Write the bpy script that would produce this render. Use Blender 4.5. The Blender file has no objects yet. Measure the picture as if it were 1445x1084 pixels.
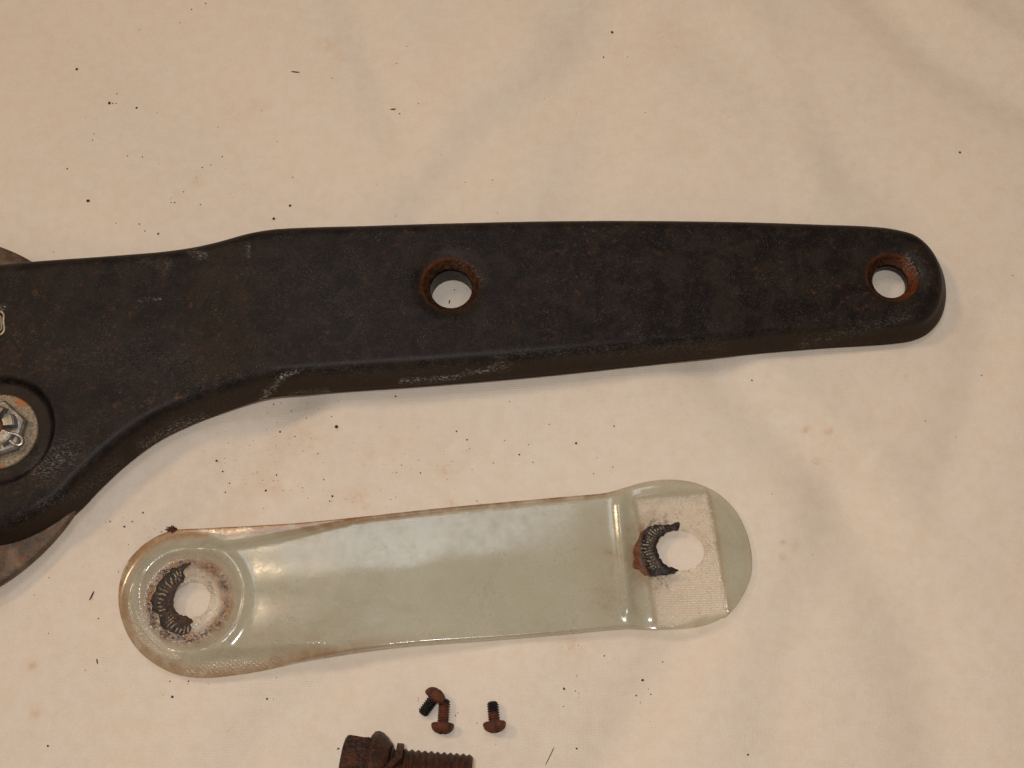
import bpy, math, random
import numpy as np
from mathutils import Vector, Matrix
from mathutils.geometry import delaunay_2d_cdt

# ------------------------------------------------------------------ camera, world, lights, exposure
S = 0.0002                      # one modelling unit (u) = 0.2 mm
TILT = math.radians(19.0)
FL = 1900.0                     # focal length in the same units as the frame width (1445)
scene = bpy.context.scene
C = scene.collection
cam_d = bpy.data.cameras.new('camera'); cam = bpy.data.objects.new('camera', cam_d); C.objects.link(cam)
cam.location = (0, -FL*math.sin(TILT)*S, FL*math.cos(TILT)*S)
cam.rotation_euler = (TILT, 0, 0)
cam_d.sensor_width = 36.0; cam_d.lens = 36.0*FL/1445.0
cam_d.clip_start = 0.01; cam_d.clip_end = 20
scene.camera = cam
w = bpy.data.worlds.new('World'); scene.world = w; w.use_nodes = True
bg = w.node_tree.nodes['Background']
bg.inputs[0].default_value = (1.0, 0.74, 0.50, 1); bg.inputs[1].default_value = 0.30

def area(name, loc, size, power, col, target=(0, 0, 0)):
    l = bpy.data.lights.new(name, 'AREA'); l.shape = 'DISK'; l.size = size; l.energy = power; l.color = col
    o = bpy.data.objects.new(name, l); C.objects.link(o); o.location = loc
    o.rotation_euler = (Vector(target)-Vector(loc)).to_track_quat('-Z', 'Y').to_euler()
    return o
area('camera_flash', (-0.014, -0.112, 0.400), 0.022, 0.80, (0.97, 0.985, 1.0))
area('warm_lamp', (-1.70, 0.76, 2.00), 0.34, 17.0, (1.0, 0.68, 0.40))
area('hotspot_light', (-0.345, 0.30, 1.20), 0.04, 0.55, (1.0, 0.74, 0.48))  # added small lamp, placed to mirror as a warm spot in the plastic
area('sheen_softbox', (-0.15, 0.475, 1.30), 0.42, 2.3, (0.86, 0.93, 1.0))  # added cool softbox overhead, set to give the plastic its upper sheen
scene.view_settings.view_transform = 'Standard'; scene.view_settings.look = 'None'
scene.view_settings.exposure = 0.0; scene.view_settings.gamma = 1.0

# ------------------------------------------------------------------ helpers
rng = np.random.default_rng(7); random.seed(7)
ct, st = math.cos(TILT), math.sin(TILT)
def up(p, z=0.0):
    """where the line of sight through a photo position meets the height z (all in u)"""
    p = np.atleast_2d(np.asarray(p, float)); z = np.broadcast_to(np.asarray(z, float), (len(p),))
    dx = (p[:, 0]-722.5)/FL; dy = -(p[:, 1]-542.0)/FL
    wy = dy*ct + st; wz = dy*st - ct
    t = (z-FL*ct)/wz
    return np.stack([t*dx, -FL*st + t*wy], 1)
def up1(x, y, z=0.0):
    q = up([(x, y)], z)[0]; return float(q[0]), float(q[1])
def sm(a, b, x):
    t = np.clip((x-a)/(b-a), 0, 1); return t*t*(3-2*t)
def spline(pts, closed=True, step=5.0):
    pts = np.asarray(pts, float); n = len(pts); out = []
    for i in range(n if closed else n-1):
        if closed: p0, p1, p2, p3 = pts[(i-1) % n], pts[i], pts[(i+1) % n], pts[(i+2) % n]
        else: p0, p1, p2, p3 = pts[max(i-1, 0)], pts[i], pts[i+1], pts[min(i+2, n-1)]
        d1 = max(np.linalg.norm(p1-p0), 1e-6)**.5; d2 = max(np.linalg.norm(p2-p1), 1e-6)**.5; d3 = max(np.linalg.norm(p3-p2), 1e-6)**.5
        m1 = (p2-p1) + d2*((p1-p0)/d1**1 - (p2-p0)/(d1+d2)) * (1 if np.any(p0 != p1) else 0)
        m2 = (p2-p1) + d2*((p3-p2)/d3**1 - (p3-p1)/(d2+d3)) * (1 if np.any(p3 != p2) else 0)
        # centripetal tangents
        m1 = d2*((p1-p0)/d1**2*d1 - (p2-p0)/(d1+d2) + (p2-p1)/d2) if np.any(p0 != p1) else (p2-p1)
        m2 = d2*((p2-p1)/d2 - (p3-p1)/(d2+d3) + (p3-p2)/d3) if np.any(p3 != p2) else (p2-p1)
        k = max(1, int(round(np.linalg.norm(p2-p1)/step)))
        for j in range(k):
            t = j/k
            out.append((2*t**3-3*t**2+1)*p1 + (t**3-2*t**2+t)*m1 + (-2*t**3+3*t**2)*p2 + (t**3-t**2)*m2)
    if not closed: out.append(pts[-1])
    return np.array(out)
def seg_dist(P, L, closed=False):
    """distance of points P to polyline L, and the parameter 0..1 along it"""
    A = L; B = np.roll(L, -1, 0)
    if not closed: A = A[:-1]; B = B[:-1]
    best = np.full(len(P), 1e9); par = np.zeros(len(P)); n = len(A)
    for i in range(n):
        ab = B[i]-A[i]; l2 = max(ab@ab, 1e-9)
        t = np.clip(((P-A[i])@ab)/l2, 0, 1)
        d = np.hypot(P[:, 0]-A[i, 0]-t*ab[0], P[:, 1]-A[i, 1]-t*ab[1])
        m = d < best; best[m] = d[m]; par[m] = (i+t[m])/n
    return best, par
def inside(P, poly):
    x, y = P[:, 0], P[:, 1]; c = np.zeros(len(P), bool); n = len(poly)
    for i in range(n):
        x1, y1 = poly[i]; x2, y2 = poly[(i+1) % n]
        if y1 == y2: continue
        c ^= ((y1 > y) != (y2 > y)) & (x < (x2-x1)*(y-y1)/(y2-y1)+x1)
    return c
def circle(c, r, n, ry=None, rot=0):
    a = np.arange(n)*2*math.pi/n; ry = r if ry is None else ry
    x, y = r*np.cos(a), ry*np.sin(a)
    return np.stack([c[0]+x*math.cos(rot)-y*math.sin(rot), c[1]+x*math.sin(rot)+y*math.cos(rot)], 1)
def offset(poly, d):
    t = np.roll(poly, -1, 0)-np.roll(poly, 1, 0); t /= np.linalg.norm(t, axis=1)[:, None]
    a = np.sum(poly[:, 0]*np.roll(poly[:, 1], -1)-np.roll(poly[:, 0], -1)*poly[:, 1])
    nrm = np.stack([-t[:, 1], t[:, 0]], 1)*(1 if a > 0 else -1)      # inward
    return poly+nrm*d
def cdt(outline, holes, extra, spacing):
    """triangulated sheet: outline, hole loops, extra points and a fill grid"""
    lo, hi = outline.min(0), outline.max(0)
    gx, gy = np.meshgrid(np.arange(lo[0], hi[0], spacing), np.arange(lo[1], hi[1], spacing*.87))
    gx = gx + (np.arange(gx.shape[0]) % 2)[:, None]*spacing*.5
    G = np.stack([gx.ravel(), gy.ravel()], 1)
    G = G + rng.uniform(-.08, .08, G.shape)*spacing
    keepin = lambda P, m: P[inside(P, outline) & (seg_dist(P, outline, True)[0] > m)]
    G = keepin(G, spacing*.5)
    if len(extra):
        E = keepin(np.concatenate(extra), .4)
        # thin the grid where extra points lie
        cell = {}
        for q in E: cell.setdefault((int(q[0]//spacing), int(q[1]//spacing)), []).append(q)
        ok = []
        for i, q in enumerate(G):
            cx, cy = int(q[0]//spacing), int(q[1]//spacing); bad = False
            for a in (-1, 0, 1):
                for b in (-1, 0, 1):
                    for e in cell.get((cx+a, cy+b), ()):
                        if (e[0]-q[0])**2+(e[1]-q[1])**2 < (spacing*.55)**2: bad = True; break
                    if bad: break
                if bad: break
            if not bad: ok.append(i)
        G = np.concatenate([G[ok], E])
    for h in holes:
        G = G[~inside(G, h)]
        G = G[seg_dist(G, h, True)[0] > .35]
    V = [outline]+list(holes); E = []; k = 0
    for L in V:
        n = len(L); E += [(k+i, k+(i+1) % n) for i in range(n)]; k += n
    P = np.concatenate(V+[G])
    res = delaunay_2d_cdt([Vector(p) for p in P], E, [], 0, 1e-5)
    vs = np.array([tuple(v) for v in res[0]]); fs = np.array([f for f in res[2]])
    cen = vs[fs].mean(1); m = inside(cen, outline)
    for h in holes: m &= ~inside(cen, h)
    fs = fs[m]
    a, b, c = vs[fs[:, 0]], vs[fs[:, 1]], vs[fs[:, 2]]
    flip = ((b[:, 0]-a[:, 0])*(c[:, 1]-a[:, 1])-(b[:, 1]-a[:, 1])*(c[:, 0]-a[:, 0])) < 0
    fs[flip] = fs[flip][:, ::-1]
    used = np.unique(fs); mp = -np.ones(len(vs), int); mp[used] = np.arange(len(used))
    return vs[used], mp[fs]
def link(name, V, F, mat, parent=None, attrs=None, smooth=True, sharp=45, origin=(0, 0, 0)):
    me = bpy.data.meshes.new(name)
    V = (np.asarray(V, float)-np.asarray(origin))*S
    me.from_pydata(V.tolist(), [], [tuple(map(int, f)) for f in F]); me.update()
    if attrs:
        for k, a in attrs.items():
            at = me.attributes.new(k, 'FLOAT', 'POINT'); at.data.foreach_set('value', np.asarray(a, np.float32))
    if smooth:
        me.polygons.foreach_set('use_smooth', [True]*len(me.polygons))
        if sharp: me.set_sharp_from_angle(angle=math.radians(sharp))
    me.materials.append(mat)
    o = bpy.data.objects.new(name, me); C.objects.link(o)
    if parent is not None: o.parent = parent
    else: o.location = Vector(origin)*S
    return o
def thing(name, label, cat, loc=(0, 0, 0), group=None, rot=None):
    o = bpy.data.objects.new(name, None); C.objects.link(o); o.location = Vector(loc)*S
    o.empty_display_size = .005
    if rot is not None: o.rotation_mode = 'QUATERNION'; o.rotation_quaternion = rot
    tag(o, label, cat, group); return o
def tag(o, label, cat, group=None):
    o['label'] = label; o['category'] = cat
    if group: o['group'] = group
def revolve(profile, n=64, fn=None, close_top=True, close_bot=True):
    """profile of (r, z); fn may push (x,y,z) arrays"""
    V = []; F = []
    for r, z in profile:
        for i in range(n):
            a = 2*math.pi*i/n; V.append((r*math.cos(a), r*math.sin(a), z))
    m = len(profile)
    for j in range(m-1):
        for i in range(n):
            F.append((j*n+i, j*n+(i+1) % n, (j+1)*n+(i+1) % n, (j+1)*n+i))
    if close_bot: F.append(tuple(range(n))[::-1])
    if close_top: F.append(tuple((m-1)*n+i for i in range(n)))
    return np.array(V), F
def tube(path, r, n=10, closed=False):
    path = np.asarray(path, float); m = len(path); V = []; F = []
    r = np.broadcast_to(r, (m,)); prev = None
    for i in range(m):
        if closed: t = path[(i+1) % m]-path[i-1]
        else: t = path[min(i+1, m-1)]-path[max(i-1, 0)]
        t = Vector(t).normalized()
        ref = prev if prev else (Vector((0, 0, 1)) if abs(t.z) < .9 else Vector((1, 0, 0)))
        u = (ref-t*ref.dot(t)).normalized(); prev = u; v = t.cross(u)
        for k in range(n):
            a = 2*math.pi*k/n
            V.append(tuple(Vector(path[i])+(u*math.cos(a)+v*math.sin(a))*r[i]))
    for i in range(m if closed else m-1):
        for k in range(n):
            a, b = i*n, ((i+1) % m)*n
            F.append((a+k, a+(k+1) % n, b+(k+1) % n, b+k))
    if not closed: F.append(tuple(range(n))[::-1]); F.append(tuple((m-1)*n+k for k in range(n)))
    return np.array(V), F

# value noise for geometry
def vnoise(P, wl, seed):
    r = np.random.default_rng(seed); T = r.uniform(-1, 1, (64, 64))
    q = P/wl; i = np.floor(q).astype(int); f = q-i; f = f*f*(3-2*f)
    g = lambda a, b: T[(i[:, 0]+a) % 64, (i[:, 1]+b) % 64]
    return (g(0, 0)*(1-f[:, 0])+g(1, 0)*f[:, 0])*(1-f[:, 1])+(g(0, 1)*(1-f[:, 0])+g(1, 1)*f[:, 0])*f[:, 1]
def fbm(P, wl, seed, o=3):
    s = 0; a = 1
    for k in range(o): s = s+a*vnoise(P, wl/2**k, seed+k); a *= .5
    return s/1.75

# ------------------------------------------------------------------ material helpers
class M:
    def __init__(s, name):
        s.m = bpy.data.materials.new(name); s.m.use_nodes = True; s.t = s.m.node_tree; s.t.nodes.clear()
        s.out = s.n('ShaderNodeOutputMaterial'); s.tc = s.n('ShaderNodeTexCoord')
    def n(s, k, **kw):
        nd = s.t.nodes.new(k)
        for a, b in kw.items(): setattr(nd, a, b)
        return nd
    def l(s, a, b): s.t.links.new(a, b)
    def set(s, inp, v):
        if hasattr(v, 'is_output') or isinstance(v, bpy.types.NodeSocket): s.l(v, inp)
        elif isinstance(v, tuple) and len(v) == 3: inp.default_value = (*v, 1)
        else: inp.default_value = v
    def math(s, op, a, b=0.0, c=None, clamp=False):
        nd = s.n('ShaderNodeMath', operation=op); nd.use_clamp = clamp; s.set(nd.inputs[0], a); s.set(nd.inputs[1], b)
        if c is not None: s.set(nd.inputs[2], c)
        return nd.outputs[0]
    def mix(s, f, a, b, mode='MIX'):
        nd = s.n('ShaderNodeMix', data_type='RGBA', blend_type=mode)
        s.set(nd.inputs[0], f); s.set(nd.inputs[6], a); s.set(nd.inputs[7], b); return nd.outputs[2]
    def vec(s, scale=(1, 1, 1), rot=(0, 0, 0)):
        nd = s.n('ShaderNodeMapping'); nd.inputs['Scale'].default_value = scale; nd.inputs['Rotation'].default_value = rot
        s.l(s.tc.outputs['Object'], nd.inputs[0]); return nd.outputs[0]
    def noise(s, scale, detail=4, rough=.55, vec=None, dist=0):
        nd = s.n('ShaderNodeTexNoise'); nd.inputs['Scale'].default_value = scale; nd.inputs['Detail'].default_value = detail
        nd.inputs['Roughness'].default_value = rough; nd.inputs['Distortion'].default_value = dist
        s.l(vec if vec is not None else s.tc.outputs['Object'], nd.inputs['Vector']); return nd.outputs['Fac']
    def vor(s, scale, vec=None, out='Distance', feature='F1', rnd=1):
        nd = s.n('ShaderNodeTexVoronoi', feature=feature, voronoi_dimensions='2D'); nd.inputs['Scale'].default_value = scale; nd.inputs['Randomness'].default_value = rnd
        s.l(vec if vec is not None else s.tc.outputs['Object'], nd.inputs['Vector']); return nd.outputs[out]
    def ramp(s, f, a, b, lo=0.0, hi=1.0):
        nd = s.n('ShaderNodeMapRange', interpolation_type='SMOOTHSTEP'); s.set(nd.inputs[0], f)
        for i, v in zip((1, 2, 3, 4), (a, b, lo, hi)): nd.inputs[i].default_value = v
        return nd.outputs[0]
    def attr(s, name):
        nd = s.n('ShaderNodeAttribute'); nd.attribute_name = name; return nd.outputs['Fac']
    def bump(s, h, strength, dist):
        nd = s.n('ShaderNodeBump'); nd.inputs['Strength'].default_value = strength; nd.inputs['Distance'].default_value = dist
        s.set(nd.inputs['Height'], h); return nd.outputs[0]
    def bsdf(s, col, rough, metal=0.0, spec=.5, normal=None, coat=0.0, coat_rough=.1, sheen=0.0):
        nd = s.n('ShaderNodeBsdfPrincipled'); s.set(nd.inputs['Base Color'], col); s.set(nd.inputs['Roughness'], rough)
        s.set(nd.inputs['Metallic'], metal); s.set(nd.inputs['Specular IOR Level'], spec)
        s.set(nd.inputs['Coat Weight'], coat); s.set(nd.inputs['Coat Roughness'], coat_rough); s.set(nd.inputs['Sheen Weight'], sheen)
        if normal is not None: s.l(normal, nd.inputs['Normal'])
        return nd.outputs[0]
    def done(s, sh): s.l(sh, s.out.inputs[0]); return s.m

# cream cotton cloth
m = M('cream_cotton')
mot = m.noise(22, 4, .6); mot2 = m.noise(260, 4, .65); grain = m.noise(3600, 2, .6)
col = m.mix(m.ramp(mot, .35, .68), (.65, .565, .48), (.635, .57, .492))
col = m.mix(m.ramp(mot2, .3, .8), col, (.61, .515, .42))
col = m.mix(m.ramp(grain, .25, .75, 0, .20), col, (.42, .35, .28))
stain = m.math('MULTIPLY', m.attr('stain'), m.ramp(m.noise(700, 5, .7), .32, .62))
col = m.mix(m.math('MULTIPLY', stain, .8, clamp=True), col, (.46, .25, .11))
soil = m.math('MULTIPLY', m.attr('soil'), m.ramp(m.noise(300, 5, .7), .25, .7))
col = m.mix(m.math('MULTIPLY', soil, .38, clamp=True), col, (.42, .33, .27))
tiny = m.ramp(m.vor(620), .0, .075, 1, 0)
tinyk = m.ramp(m.noise(60, 3), .52, .66)
col = m.mix(m.math('MULTIPLY', m.math('MULTIPLY', tiny, tinyk), .55), col, (.10, .06, .05))
def weave(mm, pitch_x, pitch_y):
    sep = mm.n('ShaderNodeSeparateXYZ'); mm.l(mm.tc.outputs['Object'], sep.inputs[0])
    wob = mm.math('MULTIPLY', mm.noise(90, 2), 6.0)
    a = mm.math('SINE', mm.math('ADD', mm.math('MULTIPLY', sep.outputs[0], 2*math.pi/(pitch_x*S)), wob))
    b = mm.math('SINE', mm.math('ADD', mm.math('MULTIPLY', sep.outputs[1], 2*math.pi/(pitch_y*S)), wob))
    return a, b
wa, wb = weave(m, 3.6, 3.1)
h = m.math('ADD', m.math('MULTIPLY', wb, .35), m.math('MULTIPLY', wa, .18))
h = m.math('ADD', h, m.math('MULTIPLY', m.noise(2600, 3, .7), 2.2))
nrm = m.bump(h, .8, .00007)
cloth_mat = m.done(m.bsdf(col, .92, spec=.15, normal=nrm, sheen=.15))

def rusty(name, dark, brown, orange, metal=.0, rough=.7, k=0.5, scale=260, use_attr=None):
    m = M(name); a = m.noise(scale, 6, .65, dist=.6); b = m.noise(scale*4, 5, .7)
    c = m.mix(m.ramp(a, .40, .62), dark, brown)
    c = m.mix(m.math('MULTIPLY', m.ramp(b, .48, .68), k), c, orange)
    if use_attr: c = m.mix(m.math('MULTIPLY', m.attr(use_attr), m.ramp(b, .3, .55)), c, orange)
    hh = m.math('ADD', m.noise(scale*6, 5, .7), m.math('MULTIPLY', a, .6))
    return m.done(m.bsdf(c, m.ramp(b, .2, .8, rough-.15, rough+.15), metal=metal, spec=.4, normal=m.bump(hh, .9, .0003)))

# painted, worn steel of the handle
m = M('worn_black_paint')
a = m.noise(150, 7, .74, dist=.5); b = m.noise(560, 7, .78, dist=.2); f = m.noise(2600, 4, .7)
col = m.mix(m.ramp(a, .35, .68), (.0055, .0047, .005), (.018, .013, .0105))
big = m.ramp(m.noise(38, 4, .6), .42, .66)
spots = m.math('MULTIPLY', m.ramp(b, .53, .70), m.math('ADD', m.math('MULTIPLY', big, .9), .35))
col = m.mix(m.math('MULTIPLY', spots, .75), col, (.085, .038, .017))
col = m.mix(m.math('MULTIPLY', m.ramp(f, .52, .74), .5), col, (.085, .062, .045))
dust = m.math('MULTIPLY', m.ramp(m.noise(1500, 3, .7), .63, .8), m.ramp(m.noise(90, 4, .6), .45, .7))
col = m.mix(m.math('MULTIPLY', dust, .35), col, (.15, .125, .105))
speck = m.math('MULTIPLY', m.ramp(m.vor(900), .0, .085, 1, 0), m.ramp(m.noise(170, 3), .50, .68))
col = m.mix(m.math('MULTIPLY', speck, .8), col, (.42, .37, .31))
rust = m.math('MULTIPLY', m.attr('rust'), m.ramp(b, .25, .55, .45, 1))
rc = m.mix(m.ramp(m.noise(900, 5, .7), .4, .62), (.014, .007, .005), (.055, .021, .009))
rc = m.mix(m.math('MULTIPLY', m.attr('rim'), m.ramp(m.noise(700, 6, .75), .38, .60, .15, .9)), rc, (.13, .034, .009))
col = m.mix(m.math('MINIMUM', rust, 1.0), col, rc)
side = m.math('MULTIPLY', m.attr('side'), m.ramp(b, .25, .6, .5, 1))
col = m.mix(side, col, (.030, .019, .012))
wr = m.math('MULTIPLY', m.attr('wear'), m.ramp(m.noise(2400, 5, .75, vec=m.vec((.45, 1, 1), (0, 0, -.08))), .50, .61))
wr = m.math('MINIMUM', wr, 1.0)
col = m.mix(wr, col, (.36, .33, .31))
hh = m.math('ADD', m.math('MULTIPLY', m.noise(1900, 4, .7), .8), m.math('MULTIPLY', b, .8))
ro = m.math('ADD', m.ramp(a, .3, .7, .36, .46), m.math('MULTIPLY', rust, .25))
paint_mat = m.done(m.bsdf(col, ro, spec=.09, normal=m.bump(hh, .38, .00014)))

plate_mat = rusty('rusty_plate_steel', (.055, .038, .026), (.13, .085, .055), (.20, .075, .025), metal=.35, rough=.5, k=.55, scale=140)
screw_mat = rusty('rusty_screw_steel', (.030, .007, .003), (.105, .022, .006), (.19, .050, .011), rough=.62, k=.6, scale=600)
bolt_mat = rusty('rusty_bolt_steel', (.010, .004, .003), (.045, .012, .004), (.13, .034, .008), metal=.15, rough=.5, k=.6, scale=330)
dark_thread = rusty('dark_thread_steel', (.006, .005, .007), (.014, .009, .009), (.05, .02, .012), metal=.4, rough=.38, k=.35, scale=700)
pin_mat = rusty('orange_rust_pin', (.14, .05, .018), (.26, .10, .03), (.36, .15, .05), rough=.7, scale=300)
crumb_mat = rusty('dark_crumb', (.020, .012, .009), (.045, .023, .015), (.10, .042, .018), rough=.8, scale=900)
tuft_mat = rusty('brown_tuft', (.03, .012, .007), (.09, .03, .012), (.12, .05, .02), rough=.9, scale=900)
m = M('zinc_nut'); a = m.noise(300, 5, .65); b = m.noise(900, 5, .7)
c = m.mix(m.ramp(a, .38, .62), (.30, .285, .26), (.15, .125, .095)); c = m.mix(m.math('MULTIPLY', m.ramp(b, .56, .7), .55), c, (.24, .10, .03))
nut_mat = m.done(m.bsdf(c, m.ramp(b, .2, .8, .3, .58), metal=.75, spec=.5, normal=m.bump(m.math('ADD', a, b), .5, .0003)))
m = M('tarnished_washer'); a = m.noise(150, 5, .65); b = m.noise(1400, 5, .75)
c = m.mix(m.ramp(b, .35, .65), (.115, .085, .055), (.27, .215, .15)); c = m.mix(m.ramp(a, .55, .66), c, (.27, .10, .03))
c = m.mix(m.ramp(m.noise(210, 4), .6, .7), c, (.07, .075, .08))
washer_mat = m.done(m.bsdf(c, .5, metal=.5, normal=m.bump(b, .8, .0002)))
m = M('pin_wire'); washer = m.noise(700, 4, .6)
wire_mat = m.done(m.bsdf(m.mix(m.ramp(washer, .45, .65), (.55, .52, .50), (.30, .20, .13)), .28, metal=.9))
m = M('brass_inlay'); a = m.noise(900, 4, .6)
brass_mat = m.done(m.bsdf(m.mix(m.ramp(a, .4, .65), (.42, .34, .19), (.22, .16, .08)), .45, metal=.4))
m = M('grey_enamel'); grey_mat = m.done(m.bsdf(m.mix(m.noise(1200, 4), (.10, .09, .085), (.22, .2, .19)), .5))

# milky plastic
m = M('milky_plastic')
a = m.noise(55, 5, .6); b = m.noise(330, 5, .65); f = m.noise(1500, 4, .7)
col = m.mix(m.ramp(a, .36, .66), (.53, .52, .43), (.58, .58, .50))
col = m.mix(m.attr('clear'), col, (.50, .41, .33))
col = m.mix(m.math('MULTIPLY', m.ramp(b, .5, .72), .35), col, (.42, .36, .25))
rust = m.math('MULTIPLY', m.attr('rust'), m.ramp(b, .22, .58, .15, 1))
col = m.mix(m.math('MINIMUM', rust, 1.0), col, (.36, .17, .055))
dirt = m.math('MULTIPLY', m.attr('dirt'), m.ramp(m.noise(900, 5, .75), .42, .6))
col = m.mix(m.math('MINIMUM', dirt, 1.0), col, (.06, .028, .015))
film = m.math('MULTIPLY', m.ramp(m.noise(70, 6, .7, dist=1.2), .50, .72), .38)
col = m.mix(film, col, (.33, .24, .14))
scr = m.math('MULTIPLY', m.ramp(m.noise(40, 6, .8, vec=m.vec((3, 60, 1), (0, 0, .25))), .60, .66), m.ramp(m.noise(60, 3), .45, .6))
dots = m.math('MULTIPLY', m.ramp(m.vor(430), .0, .095, 1, 0), m.ramp(m.noise(110, 3), .44, .60))
dots2 = m.math('MULTIPLY', m.ramp(m.vor(1100), .0, .13, 1, 0), m.ramp(m.noise(75, 3), .50, .64))
dd = m.math('ADD', dots, m.math('MULTIPLY', dots2, .7), clamp=True)
col = m.mix(m.math('MULTIPLY', dd, .85), col, (.075, .045, .035))
wa, wb = weave(m, 7.0, 6.2)
wv = m.math('MULTIPLY', m.math('MULTIPLY', wa, wb), m.attr('knit'))
fine = m.math('MULTIPLY', m.noise(2400, 3, .7), m.math('ADD', m.math('MULTIPLY', m.attr('knit'), 1.3), .012))
hh = m.math('ADD', m.math('ADD', m.math('MULTIPLY', wv, .5), fine), m.math('ADD', m.math('MULTIPLY', m.noise(120, 3, .5), .32), m.math('MULTIPLY', scr, -.006)))
nrm = m.bump(hh, .55, .00022)
dif = m.n('ShaderNodeBsdfDiffuse'); m.l(col, dif.inputs[0]); m.l(nrm, dif.inputs['Normal'])
trl = m.n('ShaderNodeBsdfTranslucent'); m.l(col, trl.inputs[0])
mx0 = m.n('ShaderNodeMixShader'); mx0.inputs[0].default_value = .35; m.l(dif.outputs[0], mx0.inputs[1]); m.l(trl.outputs[0], mx0.inputs[2])
tr = m.n('ShaderNodeBsdfTransparent')
m.set(tr.inputs[0], m.mix(m.attr('clear'), (.93, .94, .895), (.985, .975, .95)))
op = m.math('SUBTRACT', .37, m.math('MULTIPLY', m.attr('clear'), m.ramp(m.noise(1100, 4, .7),   .3, .7, .37, .24)))
op = m.math('ADD', op, m.math('MULTIPLY', film, .35))
op = m.math('MAXIMUM', op, m.math('MULTIPLY', m.math('MAXIMUM', m.math('MULTIPLY', rust, .75), m.math('MAXIMUM', dirt, m.math('MULTIPLY', dd, .8))), .95), clamp=True)
mx = m.n('ShaderNodeMixShader'); m.l(op, mx.inputs[0]); m.l(tr.outputs[0], mx.inputs[1]); m.l(mx0.outputs[0], mx.inputs[2])
gl = m.n('ShaderNodeBsdfGlossy'); m.set(gl.inputs['Roughness'], m.math('SUBTRACT', m.ramp(m.math('ADD', m.math('MULTIPLY', f, .4), m.math('MULTIPLY', b, .6)), .3, .7, .11, .23), m.math('MULTIPLY', m.attr('knit'), .02))); m.l(nrm, gl.inputs['Normal']); gl.inputs[0].default_value = (1, 1, 1, 1)
fr = m.n('ShaderNodeFresnel'); fr.inputs[0].default_value = 1.5; m.l(nrm, fr.inputs['Normal'])
geo = m.n('ShaderNodeNewGeometry')
frf = m.math('MULTIPLY', fr.outputs[0], m.math('SUBTRACT', 1.0, geo.outputs['Backfacing']))
mx2 = m.n('ShaderNodeMixShader'); m.l(frf, mx2.inputs[0]); m.l(mx.outputs[0], mx2.inputs[1]); m.l(gl.outputs[0], mx2.inputs[2])
plastic_mat = m.done(mx2.outputs[0])
m = M('burnt_residue'); b = m.noise(900, 5, .7)
c = m.mix(m.ramp(b, .4, .65), (.006, .005, .006), (.030, .017, .012))
c = m.mix(m.math('MULTIPLY', m.attr('rust'), m.ramp(b, .3, .6, .5, 1)), c, (.12, .034, .008))
c = m.mix(m.math('MULTIPLY', m.attr('stripe'), .8), c, (.46, .36, .22))
res_mat = m.done(m.bsdf(c, .42, spec=.25, normal=m.bump(m.noise(2000, 4, .7), .7, .0002)))

# ------------------------------------------------------------------ the cloth everything lies on
FOLDS = [  # points, width, height (u)
    ([(420, 555), (370, 610), (310, 700), (250, 760)], 26, -4.2),
    ([(460, 560), (430, 640), (360, 700)], 40, 1.8),
    ([(870, -20), (800, 110), (700, 165), (640, 240), (585, 310)], 30, -3.6),
    ([(740, 60), (650, 180), (600, 230)], 34, 2.2),
    ([(900, 60), (870, 130), (830, 230), (805, 310)], 30, -2.0),
    ([(1230, -30), (1320, 60), (1400, 110), (1500, 160)], 30, -3.6),
    ([(1290, -40), (1380, 30), (1480, 80)], 26, 2.4),
    ([(1010, 500), (1100, 590), (1190, 680), (1240, 790), (1300, 900), (1340, 1120)], 34, -3.6),
    ([(1060, 500), (1150, 580), (1230, 650)], 22, 2.4),
    ([(1190, 690), (1160, 800), (1110, 920), (1090, 1040)], 30, -2.2),
    ([(970, 890), (930, 960), (870, 1060), (840, 1120)], 26, -3.0),
    ([(500, 0), (540, 120), (570, 190)], 22, -2.0),
    ([(470, 960), (400, 1010), (330, 1100)], 28, -2.6),
    ([(1400, 460), (1360, 620), (1330, 700)], 24, -2.0),
    ([(60, 20), (200, 90), (330, 200), (420, 300)], 60, -2.0),
    ([(960, 40), (1080, 90), (1180, 200), (1290, 300)], 34, -2.2),
    ([(1060, 30), (1130, 160), (1150, 260)], 26, 1.8),
    ([(1100, 740), (1080, 900), (1000, 1090)], 60, 2.0),
    ([(20, 900), (100, 990), (160, 1110)], 40, -2.2),
    ([(740, 930), (700, 1010), (640, 1100)], 36, 2.0),
    ([(0, 280), (80, 300), (180, 345)], 36, 2.6),
]
FOLDW = [(spline(up(p), False, 25), wd, hh) for p, wd, hh in FOLDS]
FK = 4.6
def cloth_z(P):
    P = np.atleast_2d(P); z = -9.0+2.6*fbm(P, 330, 3, 3)
    R = np.stack([P[:, 0]*.8+P[:, 1]*.6, (-P[:, 0]*.6+P[:, 1]*.8)*.35], 1)
    z = z+1.9*fbm(R, 150, 11, 3)+.45*fbm(np.stack([P[:, 0]*.35-P[:, 1]*.9, P[:, 0]*.9+P[:, 1]*.35], 1)*np.array([1, .4]), 46, 17, 2)
    for L, wd, hh in FOLDW:
        d, t = seg_dist(P, L); z = z+FK*hh*np.exp(-(d/(wd*1.65))**2)
    return z
def cloth_z1(x, y): return float(cloth_z(np.array([[x, y]]))[0])
def axis(lo, a, b, hi, fine, n):
    mid = np.arange(a, b+fine, fine)
    return np.concatenate([a-(a-lo)*np.linspace(1, 0, n, endpoint=False)**1.6, mid, b+(hi-b)*np.linspace(0, 1, n+1)[1:]**1.6])
gx = axis(-2600, -860, 860, 2600, 3.6, 60); gy = axis(-1900, -640, 760, 2400, 3.6, 60)
X, Y = np.meshgrid(gx, gy); P = np.stack([X.ravel(), Y.ravel()], 1)
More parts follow.
